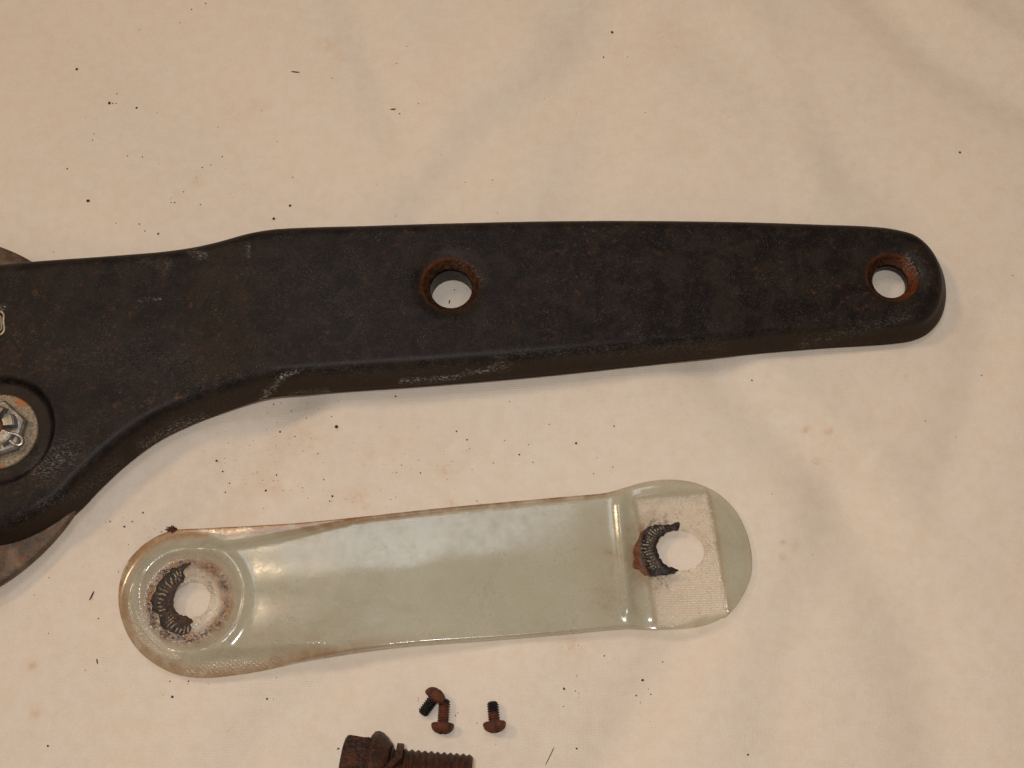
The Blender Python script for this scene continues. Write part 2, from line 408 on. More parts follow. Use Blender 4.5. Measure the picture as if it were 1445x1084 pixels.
Z = np.empty(len(P))
for i in range(0, len(P), 60000): Z[i:i+60000] = cloth_z(P[i:i+60000])
STAINS = [(1172, 605, 6, 1.), (1157, 645, 5, .9), (1141, 602, 5, .7), (1105, 765, 4, .8), (1122, 766, 6, .5), (505, 697, 13, .5), (516, 712, 8, .35), (635, 708, 6, .7),
          (560, 620, 8, .3), (388, 685, 12, .35), (805, 912, 14, .4), (820, 920, 9, .3), (950, 45, 40, .22), (965, 30, 26, .12), (460, 58, 16, .35), (475, 75, 12, .3), (38, 937, 7, .7), (43, 1005, 7, .5),
          (325, 150, 34, .16), (355, 145, 20, .2), (325, 207, 6, .4), (275, 250, 9, .3), (628, 660, 8, .5), (1105, 785, 4, .7), (322, 1033, 5, .5), (520, 640, 16, .25), (440, 620, 20, .22), (1280, 530, 5, .4), (664, 430, 12, .5)]
SOIL = [(400, 640, 120, .5), (300, 690, 110, .6), (560, 680, 140, .35), (630, 640, 60, .5), (450, 740, 90, .4), (640, 720, 40, .4), (840, 950, 110, .3), (170, 760, 90, .5), (130, 150, 90, .25), (250, 250, 90, .25), (800, 1000, 120, .25), (1300, 400, 130, .15)]
def blobs(P, L):
    s = np.zeros(len(P))
    for x, y, r, k in L:
        c = up1(x, y); s = np.maximum(s, k*np.exp(-((P[:, 0]-c[0])**2+(P[:, 1]-c[1])**2)/r**2))
    return s
nx, ny = len(gx), len(gy)
idx = np.arange(nx*ny).reshape(ny, nx)
F = np.stack([idx[:-1, :-1], idx[:-1, 1:], idx[1:, 1:], idx[1:, :-1]], -1).reshape(-1, 4)
cl = link('cloth', np.column_stack([P, Z]), F, cloth_mat, attrs={'stain': blobs(P, STAINS), 'soil': blobs(P, SOIL)}, sharp=None)
cl['kind'] = 'structure'; cl['label'] = 'cream cotton cloth with soft folds, specks and rust stains'

# ------------------------------------------------------------------ the black steel handle and its pivot
PIV = up1(-3, 608, 56)
hand = thing('steel_handle', 'long black steel tool handle with rust speckles, two rusty holes and a pivot nut', 'tool handle', (PIV[0], PIV[1], 0))
O = (PIV[0], PIV[1], 0)
TOPH, R, FLARE = 52.0, 20.0, 11.0
XA, XB = up1(258, 450, 60)[0], up1(392, 450, 85)[0]; XE = up1(1335, 400, 55)[0]
def toph(P): return 52-14*np.clip((P[:, 0]-XB)/(XE-XB), 0, 1)
def top_z(P):
    x = P[:, 0]; y = P[:, 1]
    xs = x+0.05*y
    right = 72+(39-72)*np.clip((xs-XB)/(XE-XB), 0, 1)
    t = np.clip((xs-XA)/(XB-XA), 0, 1); t = t*t*(3-2*t)*.75+t*.25
    return 58*(1-t)+right*t
far = [(-150, 395), (-60, 378), (0, 370), (40, 366), (150, 358), (225, 352), (268, 346), (305, 338), (345, 327), (378, 321), (430, 317.5), (520, 315), (640, 311.5), (760, 309), (900, 308), (1050, 310), (1150, 313), (1230, 316)]
tip = [(1262, 319), (1290, 329), (1313, 348), (1328, 372), (1335, 398), (1335, 424), (1327, 450), (1310, 470)]
near = [(1290, 480), (1262, 485), (1150, 492.5), (1040, 502), (900, 517), (750, 532.5), (600, 545), (500, 552), (430, 557), (380, 562), (330, 577), (270, 600), (222, 624), (180, 655), (142, 690), (110, 723), (72, 750), (34, 768), (0, 776), (-60, 783), (-130, 766)]
end = [(-200, 710), (-240, 620), (-235, 500), (-200, 430)]
pts = []
for p in far:
    q = np.array(up1(p[0], p[1], 70)); zt = float(top_z(q[None])[0]); q = up1(p[0], p[1], zt-R*.45)
    pts.append((q[0], q[1]+FLARE-1))
for i, p in enumerate(tip):
    k = min(1, i/6.0); q = np.array(up1(p[0], p[1], 50)); zt = float(top_z(q[None])[0])
    hz = (zt-R*.45)*(1-k)+max(zt-float(toph(np.array([up1(p[0], p[1], 50)]))[0]), 1)*k; q = up1(p[0], p[1], hz); e = (1-k)*FLARE
    pts.append((q[0]+e*.6*(1 if i else .3), q[1]+e*.8))
for p in near:
    q = np.array(up1(p[0], p[1], 20)); zt = float(top_z(q[None])[0])
    pts.append(up1(p[0], p[1], zt-float(toph(q[None])[0])))
for p in end: pts.append(up1(p[0], p[1], 10))
OUT = spline(np.array(pts), True, 5)
if np.sum(OUT[:, 0]*np.roll(OUT[:, 1], -1)-np.roll(OUT[:, 0], -1)*OUT[:, 1]) < 0: OUT = OUT[::-1].copy()
HA = up1(635.5, 399, 66); HB = up1(1260, 391, 38)
HOLES = [(HA, 40.0, 29.5, 15.0), (HB, 36.5, 25.5, 15.0)]
holes = [circle(c, ri, 64) for c, ro, ri, dp in HOLES]+[circle(PIV, 30, 48)]
extra = [offset(OUT, d) for d in (2.5, 5, 8, 11, 13, 14.2, 15.6, 17.4, 19.5, 21.5, 24, 27, 30, 33, 36)]
for c, ro, ri, dp in HOLES: extra += [circle(c, r, int(r*1.7)) for r in (ri+1.2, ri+3.5, ri+6, ro-2.2, ro-.8, ro, ro+1, ro+2.4, ro+4, ro+6.5, ro+9, ro+12, ro+15.5)]
extra += [circle(PIV, r, int(r*1.5)) for r in (66, 69, 71, 72.5, 74, 75.2, 76.5, 78, 80, 83)]
# keep every extra ring in its own place only
keep = []
for k, e in enumerate(extra): keep.append(e)
V2, F = cdt(OUT, holes, keep, 4.0)
d, _ = seg_dist(V2, OUT, True)
zt = top_z(V2)
e = np.clip(d-FLARE, 0, R)
bend = R-np.sqrt(np.maximum(R*R-(R-e)**2, 0))
z = np.where(d < FLARE, zt-toph(V2)+(toph(V2)-R)*np.clip(d/FLARE, 0, 1), zt-bend)
# slight hand-worn unevenness
z = z+.5*fbm(V2, 120, 5, 2)*(d > FLARE)
rust = np.zeros(len(V2)); rim = np.zeros(len(V2))
for c, ro, ri, dp in HOLES:
    r = np.hypot(V2[:, 0]-c[0], V2[:, 1]-c[1])
    roll = 4.2*(1-sm(ro, ro+17, r)); cone = dp*np.clip((ro-r)/(ro-ri), 0, 1)**.75
    z = z-np.where(r < ro+17, roll, 0)-cone
    th = np.arctan2(V2[:, 1]-c[1], V2[:, 0]-c[0])
    z = z-np.where((r < ro-1) & (r > ri+1), .6*np.sin(th*34), 0)
    k_ = .9 if c is HB else 0.0
    rim = np.maximum(rim, np.exp(-((r-ro)/1.8)**2)*(.55+.45*np.cos(th-math.radians(150)))+k_*(r < ro)*sm(-.2, .8, np.cos(th-math.radians(-10))))
    side_w = .55+.45*np.cos(th-math.radians(150))
    rust = np.maximum(rust, np.where(r < ro+.5, 1.0, 0)+np.exp(-np.maximum(r-ro, 0)/2.6)*.9*side_w*(r >= ro))
rp = np.hypot(V2[:, 0]-PIV[0], V2[:, 1]-PIV[1])
z = z-7.5*(1-sm(72, 77, rp))-5*np.exp(-((rp-73.0)/2.6)**2)
side = (1-sm(FLARE-4, FLARE+7, d))*.8
side = np.maximum(side, .35*(rp < 70))
wear = np.zeros(len(V2))
WEAR = [([(342, 556), (362, 541), (395, 525), (418, 519)], 1.8, 1.2, 80), ([(405, 545), (430, 543), (458, 540)], 2, .7, 60), ([(560, 524), (610, 520), (655, 514), (700, 507)], 1.3, 1.0, 74),
        ([(690, 507), (720, 503)], 3, .4, 76), ([(420, 520), (560, 515), (700, 500)], 4, .07, 78), ([(700, 500), (900, 484), (1030, 473)], 6, .1, 68), ([(55, 715), (95, 695), (130, 668), (160, 640)], 5, .16, 55), ([(190, 620), (240, 590), (280, 577)], 5, .6, 58),
        ([(196, 423), (214, 422), (230, 420)], 1.3, .8, 60), ([(1020, 520), (1025, 520)], 2, .1, 50), ([(200, 368), (236, 372), (232, 382)], 7, .13, 60), ([(270, 352), (285, 360)], 6, .5, 62), ([(640, 362), (668, 372), (680, 392)], 5, .15, 72), ([(1285, 358), (1300, 378)], 7, .4, 56),
        ([(90, 500), (250, 510), (300, 560)], 34, .05, 60), ([(350, 345), (352, 360)], 2, .6, 72), ([(0, 434), (5, 434)], 3, 1.2, 60), ([(60, 660), (90, 640)], 20, .25, 60), ([(380, 400), (500, 430)], 60, .03, 80), ([(1140, 470), (1290, 440)], 5, .16, 60)]
for pl, wd, k, zz in WEAR:
    dd_, _ = seg_dist(V2, up(pl, zz)); wear = np.maximum(wear, k*np.exp(-(dd_/wd)**2))
body = link('handle_body', np.column_stack([V2, z]), F, paint_mat, hand, {'rust': np.minimum(rust, 1.2), 'side': side, 'wear': wear, 'rim': np.minimum(rim, 1)}, sharp=60, origin=O)
md = body.modifiers.new('thickness', 'SOLIDIFY'); md.thickness = 8*S; md.offset = -1; md.use_even_offset = False

for (c, ro, ri, dp), cz in zip(HOLES, (46, 26)):
    zt0 = float(top_z(np.array([c]))[0])-3.2-dp-6
    prof = [(ri+.4, zt0), (ri+.6, zt0-cz+14), (ri+4, zt0-cz+13), (ri+6, zt0-cz+15), (ri+6, zt0)]
    V, F = revolve(prof, 64, close_top=False, close_bot=False); V[:, 0] += c[0]-O[0]; V[:, 1] += c[1]-O[1]
    link('hole_sleeve', V, [f for f in F], dark_thread, hand, sharp=50)
DC = up1(-130, 592, 10)
def local(x, y): return (x-O[0], y-O[1])
prof = [(0.01, 1), (273, 1), (277, 3), (280, 7), (280, 10), (278.5, 13), (274, 15), (180, 15), (60, 15), (.01, 15)]
V, F = revolve(prof, 180, close_top=False, close_bot=False); V[:, :2] += local(*DC)
link('backing_plate', V, F, plate_mat, hand, sharp=40)
# washer, castle nut, pin
pz = 50.5
prof = [(30, pz-4), (51, pz-4), (53, pz-2.5), (53, pz+1), (51.6, pz+2.6), (48, pz+3), (20, pz+3), (20, pz-4)]
V, F = revolve(prof, 96, close_top=False, close_bot=False); V[:, 2] += .35*np.sin(np.arctan2(V[:, 1], V[:, 0])*5+V[:, 0]*.1)
wsh = link('washer', V, F, washer_mat, hand, sharp=40)
z0 = pz+3; n = 96
def hexr(a, rr):
    a = (a+math.pi/6+.18) % (math.pi/3)-math.pi/6; return rr*.866/math.cos(a)
def castle():
    V = []; F = []
    rows = [('h', 40, z0), ('h', 41.5, z0+1), ('h', 41.5, z0+10), ('h', 38.5, z0+13), ('c', 31, z0+13.5), ('c', 29.5, 'top'), ('c', 27, 'topb'), ('c', 15, 'topb'), ('c', 13.5, z0+13), ('c', 13.5, z0)]
    for kind, rr, zz in rows:
        for i in range(n):
            a = 2*math.pi*i/n; r = hexr(a, rr) if kind == 'h' else rr
            slot = abs(((a+.18+math.pi/6) % (math.pi/3))-math.pi/6) < .20
            if zz == 'top': h = z0+13.8 if slot else z0+23
            elif zz == 'topb': h = z0+13.6 if slot else z0+25
            else: h = zz
            V.append((r*math.cos(a), r*math.sin(a), h))
    for j in range(len(rows)-1):
        for i in range(n): F.append((j*n+i, j*n+(i+1) % n, (j+1)*n+(i+1) % n, (j+1)*n+i))
    return np.array(V), F
V, F = castle(); nut = link('castle_nut', V, F, nut_mat, hand, sharp=28)
prof = [(12.8, z0-10), (12.8, z0+24), (11.5, z0+27), (8, z0+28.5), (3, z0+29), (.01, z0+29)]
V, F = revolve(prof, 40, close_top=False, close_bot=False); link('pivot_pin', V, F, pin_mat, hand, sharp=50)
# cotter pin with its eye
zc = z0+19
ax = np.array([math.cos(math.radians(-28)), math.sin(math.radians(-28))]); nx_ = np.array([-ax[1], ax[0]])
def cp(u, v, zz=0): q = ax*u+nx_*v; return (q[0], q[1], zc+zz)
path = [cp(-46, 6, -3), cp(-34, 2.4, 0), cp(-5, 2.0), cp(16, 2.0), cp(24, 3.2), cp(31, 6.2, -2), cp(38, 6.4, -4), cp(43, 3.2, -5), cp(44.5, -1, -5.5), cp(42, -5, -5), cp(36, -6.6, -4), cp(29, -5, -2), cp(23, -2.6), cp(16, -2.0), cp(-5, -2.0), cp(-34, -2.4, 0), cp(-48, -8, -2)]
path = np.array(path); pp = []
for i in range(len(path)-1):
    for t in np.linspace(0, 1, 5, endpoint=False): pp.append(path[i]*(1-t)+path[i+1]*t)
pp.append(path[-1]); pp = np.array(pp)
for _ in range(3): pp[1:-1] = (pp[:-2]+pp[1:-1]*2+pp[2:])/4
V, F = tube(pp, 2.3, 10); link('cotter_pin', V, F, wire_mat, nut, sharp=None)
# fragment of the pale outlined emblem at the frame's edge
def em(x, y): q = up1(x, y, 59); return (q[0]-O[0], q[1]-O[1], 59)
loop = [(-24, 446), (-20, 440), (-8, 439.5), (2, 440), (5, 444), (4.6, 454), (6, 464), (4, 469), (-1, 472.5), (-12, 474), (-22, 472), (-25, 462)]
lp = spline(np.array(loop), True, 2.0); path = np.array([em(a, b) for a, b in lp])
V, F = tube(path, 1.5, 8, closed=True); V[:, 2] = 58.6+(V[:, 2]-59)*.6
emb = link('emblem_outline', V, F, brass_mat, hand, sharp=None)
loop = [(-16, 448), (-8, 446), (0, 446.5), (1.2, 455), (1.5, 464), (-4, 467), (-14, 467)]
lp = spline(np.array(loop), True, 2.0); path = np.array([em(a, b) for a, b in lp])
V, F = tube(path, 1.6, 8, closed=True); V[:, 2] = 58.5+(V[:, 2]-59)*.5
link('emblem_inlay', V, F, grey_mat, hand, sharp=None)

# ------------------------------------------------------------------ the plastic cover
CB = up1(271, 850, 4)
cov = thing('plastic_cover', 'milky green translucent plastic strip with scorched holes, lying below the black handle', 'plastic cover', (CB[0], CB[1], 0))
O2 = (CB[0], CB[1], 0)
pout = [(243, 750), (300, 746), (420, 739), (520, 729), (620, 718), (700, 710.5), (800, 701.5), (856, 696), (885, 688), (912, 681), (945, 678), (978, 682), (1010, 696), (1035, 719), (1052, 750), (1060, 785), (1059, 812), (1048, 840), (1031, 864), (1010, 877), (985, 885), (930, 889), (880, 889), (800, 896.5), (700, 905), (600, 912), (540, 918), (480, 926), (420, 936), (370, 947), (325, 954), (285, 957), (250, 952), (220, 938), (195, 917), (178, 890), (168.5, 855), (170, 822), (179, 797), (195, 777), (216, 761)]
PO = spline(up(pout, 2.5), True, 4)
if np.sum(PO[:, 0]*np.roll(PO[:, 1], -1)-np.roll(PO[:, 0], -1)*PO[:, 1]) < 0: PO = PO[::-1].copy()
LC = up1(266, 848, 6); LH = up1(271, 849, 4); RH = up1(958, 777, 6)
a_ = np.arange(56)*2*math.pi/56
lh = circle(LH+np.array([0, 1.5]), 24.6, 56); lh = LH+(lh-LH)*(1+.03*np.sin(a_*2+1)+.012*np.sin(a_*5)+.05*vnoise(lh, 5, 91)+.03*vnoise(lh, 2.6, 92))[:, None]
rh = circle(RH, 33.5, 60, 27.5, math.radians(-6))
ex = [offset(PO, dd) for dd in (1.5, 3, 5, 7.5, 10, 14, 17, 20, 23, 27)]
ex += [circle(LC, r, int(r*1.8)) for r in (54, 56, 58, 60, 62, 64.5, 67, 70, 73, 76, 80)]
V2, F = cdt(PO, [lh, rh], ex, 3.7)
d, _ = seg_dist(V2, PO, True)
x, y = V2[:, 0], V2[:, 1]
cx1 = up1(420, 850)[0]; cx0 = up1(300, 850)[0]; cx2 = up1(520, 850)[0]
fw = 20*(1-sm(cx0, cx2, x))+.2
midy = up1(560, 820)[1]+(x-up1(560, 820)[0])*.105
frontk = sm(cx1-60, cx2, x)*sm(18, -18, y-midy)
z = 2.5+(13-4*sm(cx2, cx2+200, x))*(frontk*sm(-2, 3, d)+(1-frontk)*sm(fw, fw+15-6*sm(cx1, cx2, x), d))
lowleft = sm(-10, 50, (LC[1]-y))*(1-sm(cx0, cx2, x))
z = z+lowleft*.12*np.minimum(d, 22)
rl = np.hypot(x-LC[0], y-LC[1])
crest = 5.0*np.exp(-((rl-77)/8)**2)
well = 1-sm(57, 72, rl)
z = (z+crest)*(1-well)+3.5*well
bul = np.exp(-(((x-up1(385, 800)[0])/34)**2+((y-up1(385, 800)[1])/30)**2)); z = z-0.0*bul
mid = np.array(up1(560, 830)); z = z+5.5*np.exp(-(((x-mid[0])/300)**2+((np.maximum(y-midy-8, 0))/58)**2))*(frontk*sm(-2, 3, d)+(1-frontk)*sm(0, 20, d))+1.3*fbm(V2, 90, 21, 2)*sm(10, 40, d)
# right end: step down to the flat pad round the hole
PA = [np.array(up1(*q, 6)) for q in ((893, 702), (998, 693), (1030, 870), (925, 888))]
ca, cb = np.array(up1(880, 690, 6)), np.array(up1(897, 892, 6))
nrm_ = np.array([(cb-ca)[1], -(cb-ca)[0]]); nrm_ = -nrm_/np.linalg.norm(nrm_)
if nrm_[0] < 0: nrm_ = -nrm_
sd = (V2-ca)@nrm_
step = sm(-8, 12, sd)
z = z*(1-step)+(4.0+2.4*sm(0, 14, d))*step
z = z+4.0*np.exp(-((sd+9)/7)**2)*sm(4, 25, d)+(fbm(V2, 40, 31, 2)*1.6)*np.exp(-(sd/16)**2)
tb = np.array(up1(930, 688)); z = z+5*np.exp(-(((x-tb[0])/50)**2+((y-tb[1])/16)**2))*sm(0, 6, d)
V2w = V2+np.stack([fbm(V2, 22, 93, 3), fbm(V2, 22, 94, 3)], 1)*2.4
pad = inside(V2w, np.array(PA)).astype(float); pd, _ = seg_dist(V2w, np.array(PA), True)
padm = np.where(pad > 0, sm(0, 8, pd), 0)
z = z-1.6*padm+1.2*np.exp(-(pd/2.4)**2)*(sd > 4)
ln = up([(915, 817), (925, 823), (945, 824), (1000, 815), (1012, 812)], 6); ld, _ = seg_dist(V2, ln); z = z+1.1*np.exp(-(ld/1.8)**2)
rr_ = np.hypot((x-RH[0])/33.5, (y-RH[1])/27.5); z = z+2.0*np.exp(-((rr_-1.06)/.06)**2)
rlh = np.hypot(x-LH[0], y-LH[1]); z = z+1.2*np.exp(-((rlh-30)/2.5)**2)+.7*fbm(V2, 9, 41, 2)*well
clear = np.maximum(padm*.95, well*.75*sm(0, .5, well))
clear = np.maximum(clear, .45*lowleft*(d < 22)); clear = np.maximum(clear, .35*(1-sm(2, 9, d)))
rust = .85*(1-sm(5, 22, d))*(1-sm(cx1, cx2+150, x))*(1-.2*lowleft)+.6*(1-sm(3, 9, d))*(y > up1(500, 830)[1])*sm(cx1, cx2, x)*(1-sm(up1(860, 700)[0], up1(900, 700)[0], x))+.35*(1-sm(1, 7, d))*(x < up1(860, 700)[0])*(fbm(V2, 30, 51, 2) > -.3)*(y > up1(500, 830)[1])
rust = np.maximum(rust, well*1.7*np.exp(-((rl-50)/8.5)**2)*(.7+.3*sm(-45, -15, y-LC[1]))*(.65+.6*fbm(V2, 13, 77, 2)))
for p, wd, k in [([(998, 693), (1012, 760), (1020, 830), (1030, 868)], 3, .7), ([(893, 702), (905, 770), (918, 850), (926, 888)], 2.4, .35), ([(893, 702), (998, 693)], 1.6, .35), ([(855, 780), (880, 790), (895, 800)], 5, .6), ([(868, 782), (862, 810)], 6, .35), ([(320, 900), (450, 905)], 40, .20), ([(395, 870), (440, 900)], 28, .25), ([(840, 760), (850, 860)], 26, .14), ([(200, 895), (205, 905)], 8, .5)]:
    q, _ = seg_dist(V2, up(p, 6)); rust = np.maximum(rust, k*np.exp(-(q/wd)**2))
dirt = well*np.exp(-((rl-51)/6)**2)*(.7+.3*(1-sm(-5, 20, x-LC[0])))*(.75+.9*fbm(V2, 9, 78, 2))*2.2+.25*(d < 2)
for p, wd, k in [([(290, 872), (296, 835)], 3, .5), ([(640, 713), (730, 707)], 2.2, .5), ([(300, 838), (296, 822), (288, 815)], 3, .8)]:
    q, _ = seg_dist(V2, up(p, 6)); dirt = np.maximum(dirt, k*np.exp(-(q/wd)**2))
rd = np.hypot((x-RH[0])*.9, y-RH[1]); dirt = np.maximum(dirt, .9*np.exp(-((rd-44)/12)**2)*sm(-5, 25, RH[0]-x)*(.6+.8*fbm(V2, 8, 79, 2))); rust = np.maximum(rust, .8*np.exp(-((rd-56)/13)**2)*sm(15, 45, RH[0]-x)*(.7+.6*fbm(V2, 11, 80, 2)))
mesh_ = np.maximum(padm, np.maximum(.55*well, lowleft*sm(3, 6, d)*(1-sm(19, 24, d))))
sheet = link('cover_sheet', np.column_stack([V2, z+3.2]), F, plastic_mat, cov, {'clear': clear, 'rust': np.minimum(rust, 1.1), 'dirt': dirt, 'knit': mesh_}, sharp=70, origin=O2)
md = sheet.modifiers.new('thickness', 'SOLIDIFY'); md.thickness = 4*S; md.offset = -1; md.use_even_offset = False
SHV, SHZ = V2.copy(), z+3.2
def sheet_z(P):
    out = np.empty(len(P))
    for i, q in enumerate(P):
        k = np.argmin((SHV[:, 0]-q[0])**2+(SHV[:, 1]-q[1])**2); out[i] = SHZ[k]
    return out
def residue(outline, centre, wob, seed, stripe_r, nstripe, rustfn):
    L = spline(up(outline, 8), True, 2.0); r0 = np.random.default_rng(seed)
    L = L+np.stack([fbm(L, 7, seed, 2), fbm(L, 7, seed+9, 2)], 1)*wob+np.stack([vnoise(L, 3.2, seed+2), vnoise(L, 3.2, seed+4)], 1)*1.1
    V2, F = cdt(L, [], [], 1.5)
    dd_, _ = seg_dist(V2, L, True)
    th = np.arctan2(V2[:, 1]-centre[1], V2[:, 0]-centre[0]); r = np.hypot(V2[:, 0]-centre[0], V2[:, 1]-centre[1])
    ph = th*nstripe+3.2*vnoise(V2, 11, seed+3)+.12*r
    sv = sm(.78, .97, np.sin(ph))
    m_ = np.exp(-((r-stripe_r-3.5*vnoise(V2, 14, seed+5))/5.5)**2)*sm(-.35, .1, fbm(V2, 10, seed+6, 2))
    stripe = np.clip(sv*m_*1.3, 0, 1)*sm(.6, 2, dd_)
    zz = sheet_z(V2)+.25+.7*sm(0, 4, dd_)+1.0*sv*m_+.8*fbm(V2, 4, seed+7, 2)*sm(0, 3, dd_)
    V = np.column_stack([V2, zz]); nn = len(V)
    # closed body: lower skin too
    Vb = V.copy(); Vb[:, 2] = zz-1.2*sm(-1, 2, dd_)-.3
    cnt = {}
    for f in F:
        for a, b in ((f[0], f[1]), (f[1], f[2]), (f[2], f[0])): cnt[(a, b)] = 1
    FF = [tuple(f) for f in F]+[tuple(nn+k for k in f[::-1]) for f in F]
    for a, b in cnt:
        if (b, a) not in cnt: FF.append((b, a, nn+a, nn+b))
    rs = rustfn(V2, r, th)
    return link('scorched_residue', np.concatenate([V, Vb]), FF, res_mat, cov, {'stripe': np.tile(stripe, 2), 'rust': np.tile(rs, 2)}, sharp=None, origin=O2)
o = residue([(270, 793), (258, 798), (244, 803), (234, 811), (225, 822), (218, 836), (214, 850), (214, 861), (224, 869), (225, 882), (237, 890), (252, 895), (264, 895), (269, 888), (269, 880), (272, 876), (262, 868), (252, 866), (247, 856), (243, 846), (246, 836), (251, 828), (259, 822), (261, 814), (259, 806)], LH, 2.6, 61, 39, 46,
        lambda P, r, th: np.clip(1.2-(r-27)/12, 0, 1)*.45*(.6+.6*fbm(P, 8, 5, 2)))
o['label'] = 'crescent of black and brown scorched residue beside the left hole'
o = residue([(957, 736), (949, 739), (930, 741), (912, 745), (905, 752), (900, 762), (894, 774), (894, 790), (892, 801), (905, 808), (912, 813), (930, 812), (948, 811), (958, 805), (945, 800), (936, 794), (929, 784), (927, 773), (930, 762), (938, 753), (950, 749), (958, 747)], RH, 2.0, 71, 43, 66,
        lambda P, r, th: sm(50, 56, r)*1.0*(np.abs(np.abs(th)-math.pi) < .75))
o['label'] = 'black ribbed residue with an orange rust edge beside the right hole'

# ------------------------------------------------------------------ small rusty screws
def helix(r0, r1, L, pitch, taper=3, n=28, per=8):
    rows = int(L/pitch*per); V = []; F = []
    for j in range(rows+1):
        zz = -L*j/rows
        for i in range(n):
            a = 2*math.pi*i/n; ph = ((-zz/pitch)+i/n) % 1.0
            k = 1-abs(ph*2-1); k = min(1, max(0, (k-.15)/.6)); rr = r0+(r1-r0)*k
            rr = min(rr, r0-1+(L+zz)/taper*3)
            V.append((rr*math.cos(a), rr*math.sin(a), zz))
    for j in range(rows):
        for i in range(n): F.append((j*n+i, (j+1)*n+i, (j+1)*n+(i+1) % n, j*n+(i+1) % n))
    F.append(tuple(rows*n+i for i in range(n))[::-1]); F.append(tuple(range(n)))
    return np.array(V), F
def head_mesh():
    V = [(0, 0, 13.0)]; F = []; n = 48; rr = np.concatenate([np.linspace(.8, 14, 14), [14.8, 15.2, 15.0, 14.0, 7]])
    zz = []
    for k, r in enumerate(rr):
        zz.append(13.0*math.sqrt(max(0, 1-(r/15.6)**2))**.9+1 if k < 14 else [4.5, 3, 1.2, 0, 0][k-14])
    for r, z in zip(rr, zz):
        for i in range(n):
            a = 2*math.pi*i/n; x, y = r*math.cos(a), r*math.sin(a); q = z
            if r < 7.5 and (abs(x) < 1.7 or abs(y) < 1.7): q -= 4.2*(1-(r/7.8)**2)+.6
            V.append((x, y, q))
    V[0] = (0, 0, 8.8)
    for i in range(n): F.append((0, 1+i, 1+(i+1) % n))
    for j in range(len(rr)-1):
        for i in range(n): F.append((1+j*n+i, 1+(j+1)*n+i, 1+(j+1)*n+(i+1) % n, 1+j*n+(i+1) % n))
    V = np.array(V); V[:, :2] *= 1+.02*np.sin(np.arctan2(V[:, 1], V[:, 0])*3)[:, None]
    return V, F
HV, HF = head_mesh()
def screw(hx, hy, tx, ty, L, label, lift_h=0, lift_t=0, spin=.3, kb=.45, tipmat=dark_thread):
    cz = cloth_z1(*up1(hx, hy))
    h_ = Vector((*up1(hx, hy, cz+10), cz+9.8+lift_h)); t_ = Vector((*up1(tx, ty, cz+8), cz+8.0+lift_t))
    dr = (h_-t_).normalized(); q = dr.to_track_quat('Z', 'Y') @ Matrix.Rotation(spin, 3, 'Z').to_quaternion()
    base = h_
    o = thing('screw', label, 'screw', tuple(base), 'small rusty screws', q)
    link('screw_head', HV*.98, HF, screw_mat, o, sharp=50)
    V, F = helix(5.9, 7.6, L, 3.3); sh = link('screw_shank', V, F, screw_mat, o, sharp=None)
    # the far half of the thread is black rather than rusty
    sh.data.materials.append(tipmat)
    cut = -L*kb
    for p in sh.data.polygons:
        if p.center.z/S < cut+random.uniform(-2, 2): p.material_index = 1
    return o
screw(697.5, 1019, 695, 991, 26, 'small rusty round head screw standing apart, right of the other two', spin=.9)
screw(625, 1021, 627, 992, 31, 'small rusty screw with its head toward the front, its tip under the tilted screw head', spin=.2, kb=.82)
screw(612, 986, 597, 1006, 25, 'small rusty screw with black tip pointing lower left, its head touching the other screw', spin=.5, kb=.12, lift_h=3, lift_t=0)

# ------------------------------------------------------------------ the large rusty bolt, half out of the frame
BZ = 66+cloth_z1(*up1(560, 1150)); bh = Vector((*up1(518, 1116, BZ), BZ)); bt = Vector((*up1(660, 1128, BZ-6), BZ-4))
dr = (bh-bt).normalized(); q = dr.to_track_quat('Z', 'X') @ Matrix.Rotation(.52, 3, 'Z').to_quaternion()
bolt = thing('hex_bolt', 'large rusty hex head bolt with washers, cut off by the bottom edge of the photo', 'bolt', tuple(bh), rot=q)
def hexrow(rr, z, k=1.0, n=72):
    out = []
    for i in range(n):
        a = 2*math.pi*i/n; b = (a+math.pi/6) % (math.pi/3)-math.pi/6; rh_ = rr*.866/math.cos(b); r = min(rh_, rr*k); out.append((r*math.cos(a), r*math.sin(a), z))
    return out
V = []; F = []; n = 72
rows = [hexrow(70, 0, 1), hexrow(71.5, 2, 1)]+[hexrow(71.5, q_, 1) for q_ in (7, 12, 17, 21)]+[hexrow(71.5, 25, 1), hexrow(71, 29, .955), hexrow(70, 32, .90), hexrow(66, 33.5, .86), hexrow(30, 34, .8)]
for r in rows: V += r
for j in range(len(rows)-1):
    for i in range(n): F.append((j*n+i, j*n+(i+1) % n, (j+1)*n+(i+1) % n, (j+1)*n+i))
F.append(tuple(range(n))[::-1]); F.append(tuple((len(rows)-1)*n+i for i in range(n)))
V = np.array(V); _a = np.arctan2(V[:, 1], V[:, 0]); V[:, :2] *= (1+.022*fbm(np.stack([_a*60, V[:, 2]], 1), 9, 311, 3))[:, None]
link('bolt_head', V, F, bolt_mat, bolt, sharp=35)
prof = [(20, -2), (68, -2), (71, -5), (72, -10), (70, -15), (66, -20), (60, -25), (58, -27), (20, -27)]
V, F = revolve(prof, 80, close_top=False, close_bot=False); V[:, 2] += .05*V[:, 0]
FLG = (V, F)
if 0: link('flange_washer', V, [f[::-1] for f in F], bolt_mat, bolt, sharp=40)
def gnarl(V, amp, seed):
    a = np.arctan2(V[:, 1], V[:, 0]); Q = np.stack([a*60+V[:, 2]*.4, V[:, 2]+a*7], 1)
    V = V.copy(); V[:, :2] *= (1+amp*fbm(Q, 9, seed, 3)/60)[:, None]; V[:, 2] += .4*amp*fbm(Q, 14, seed+5, 2); return V
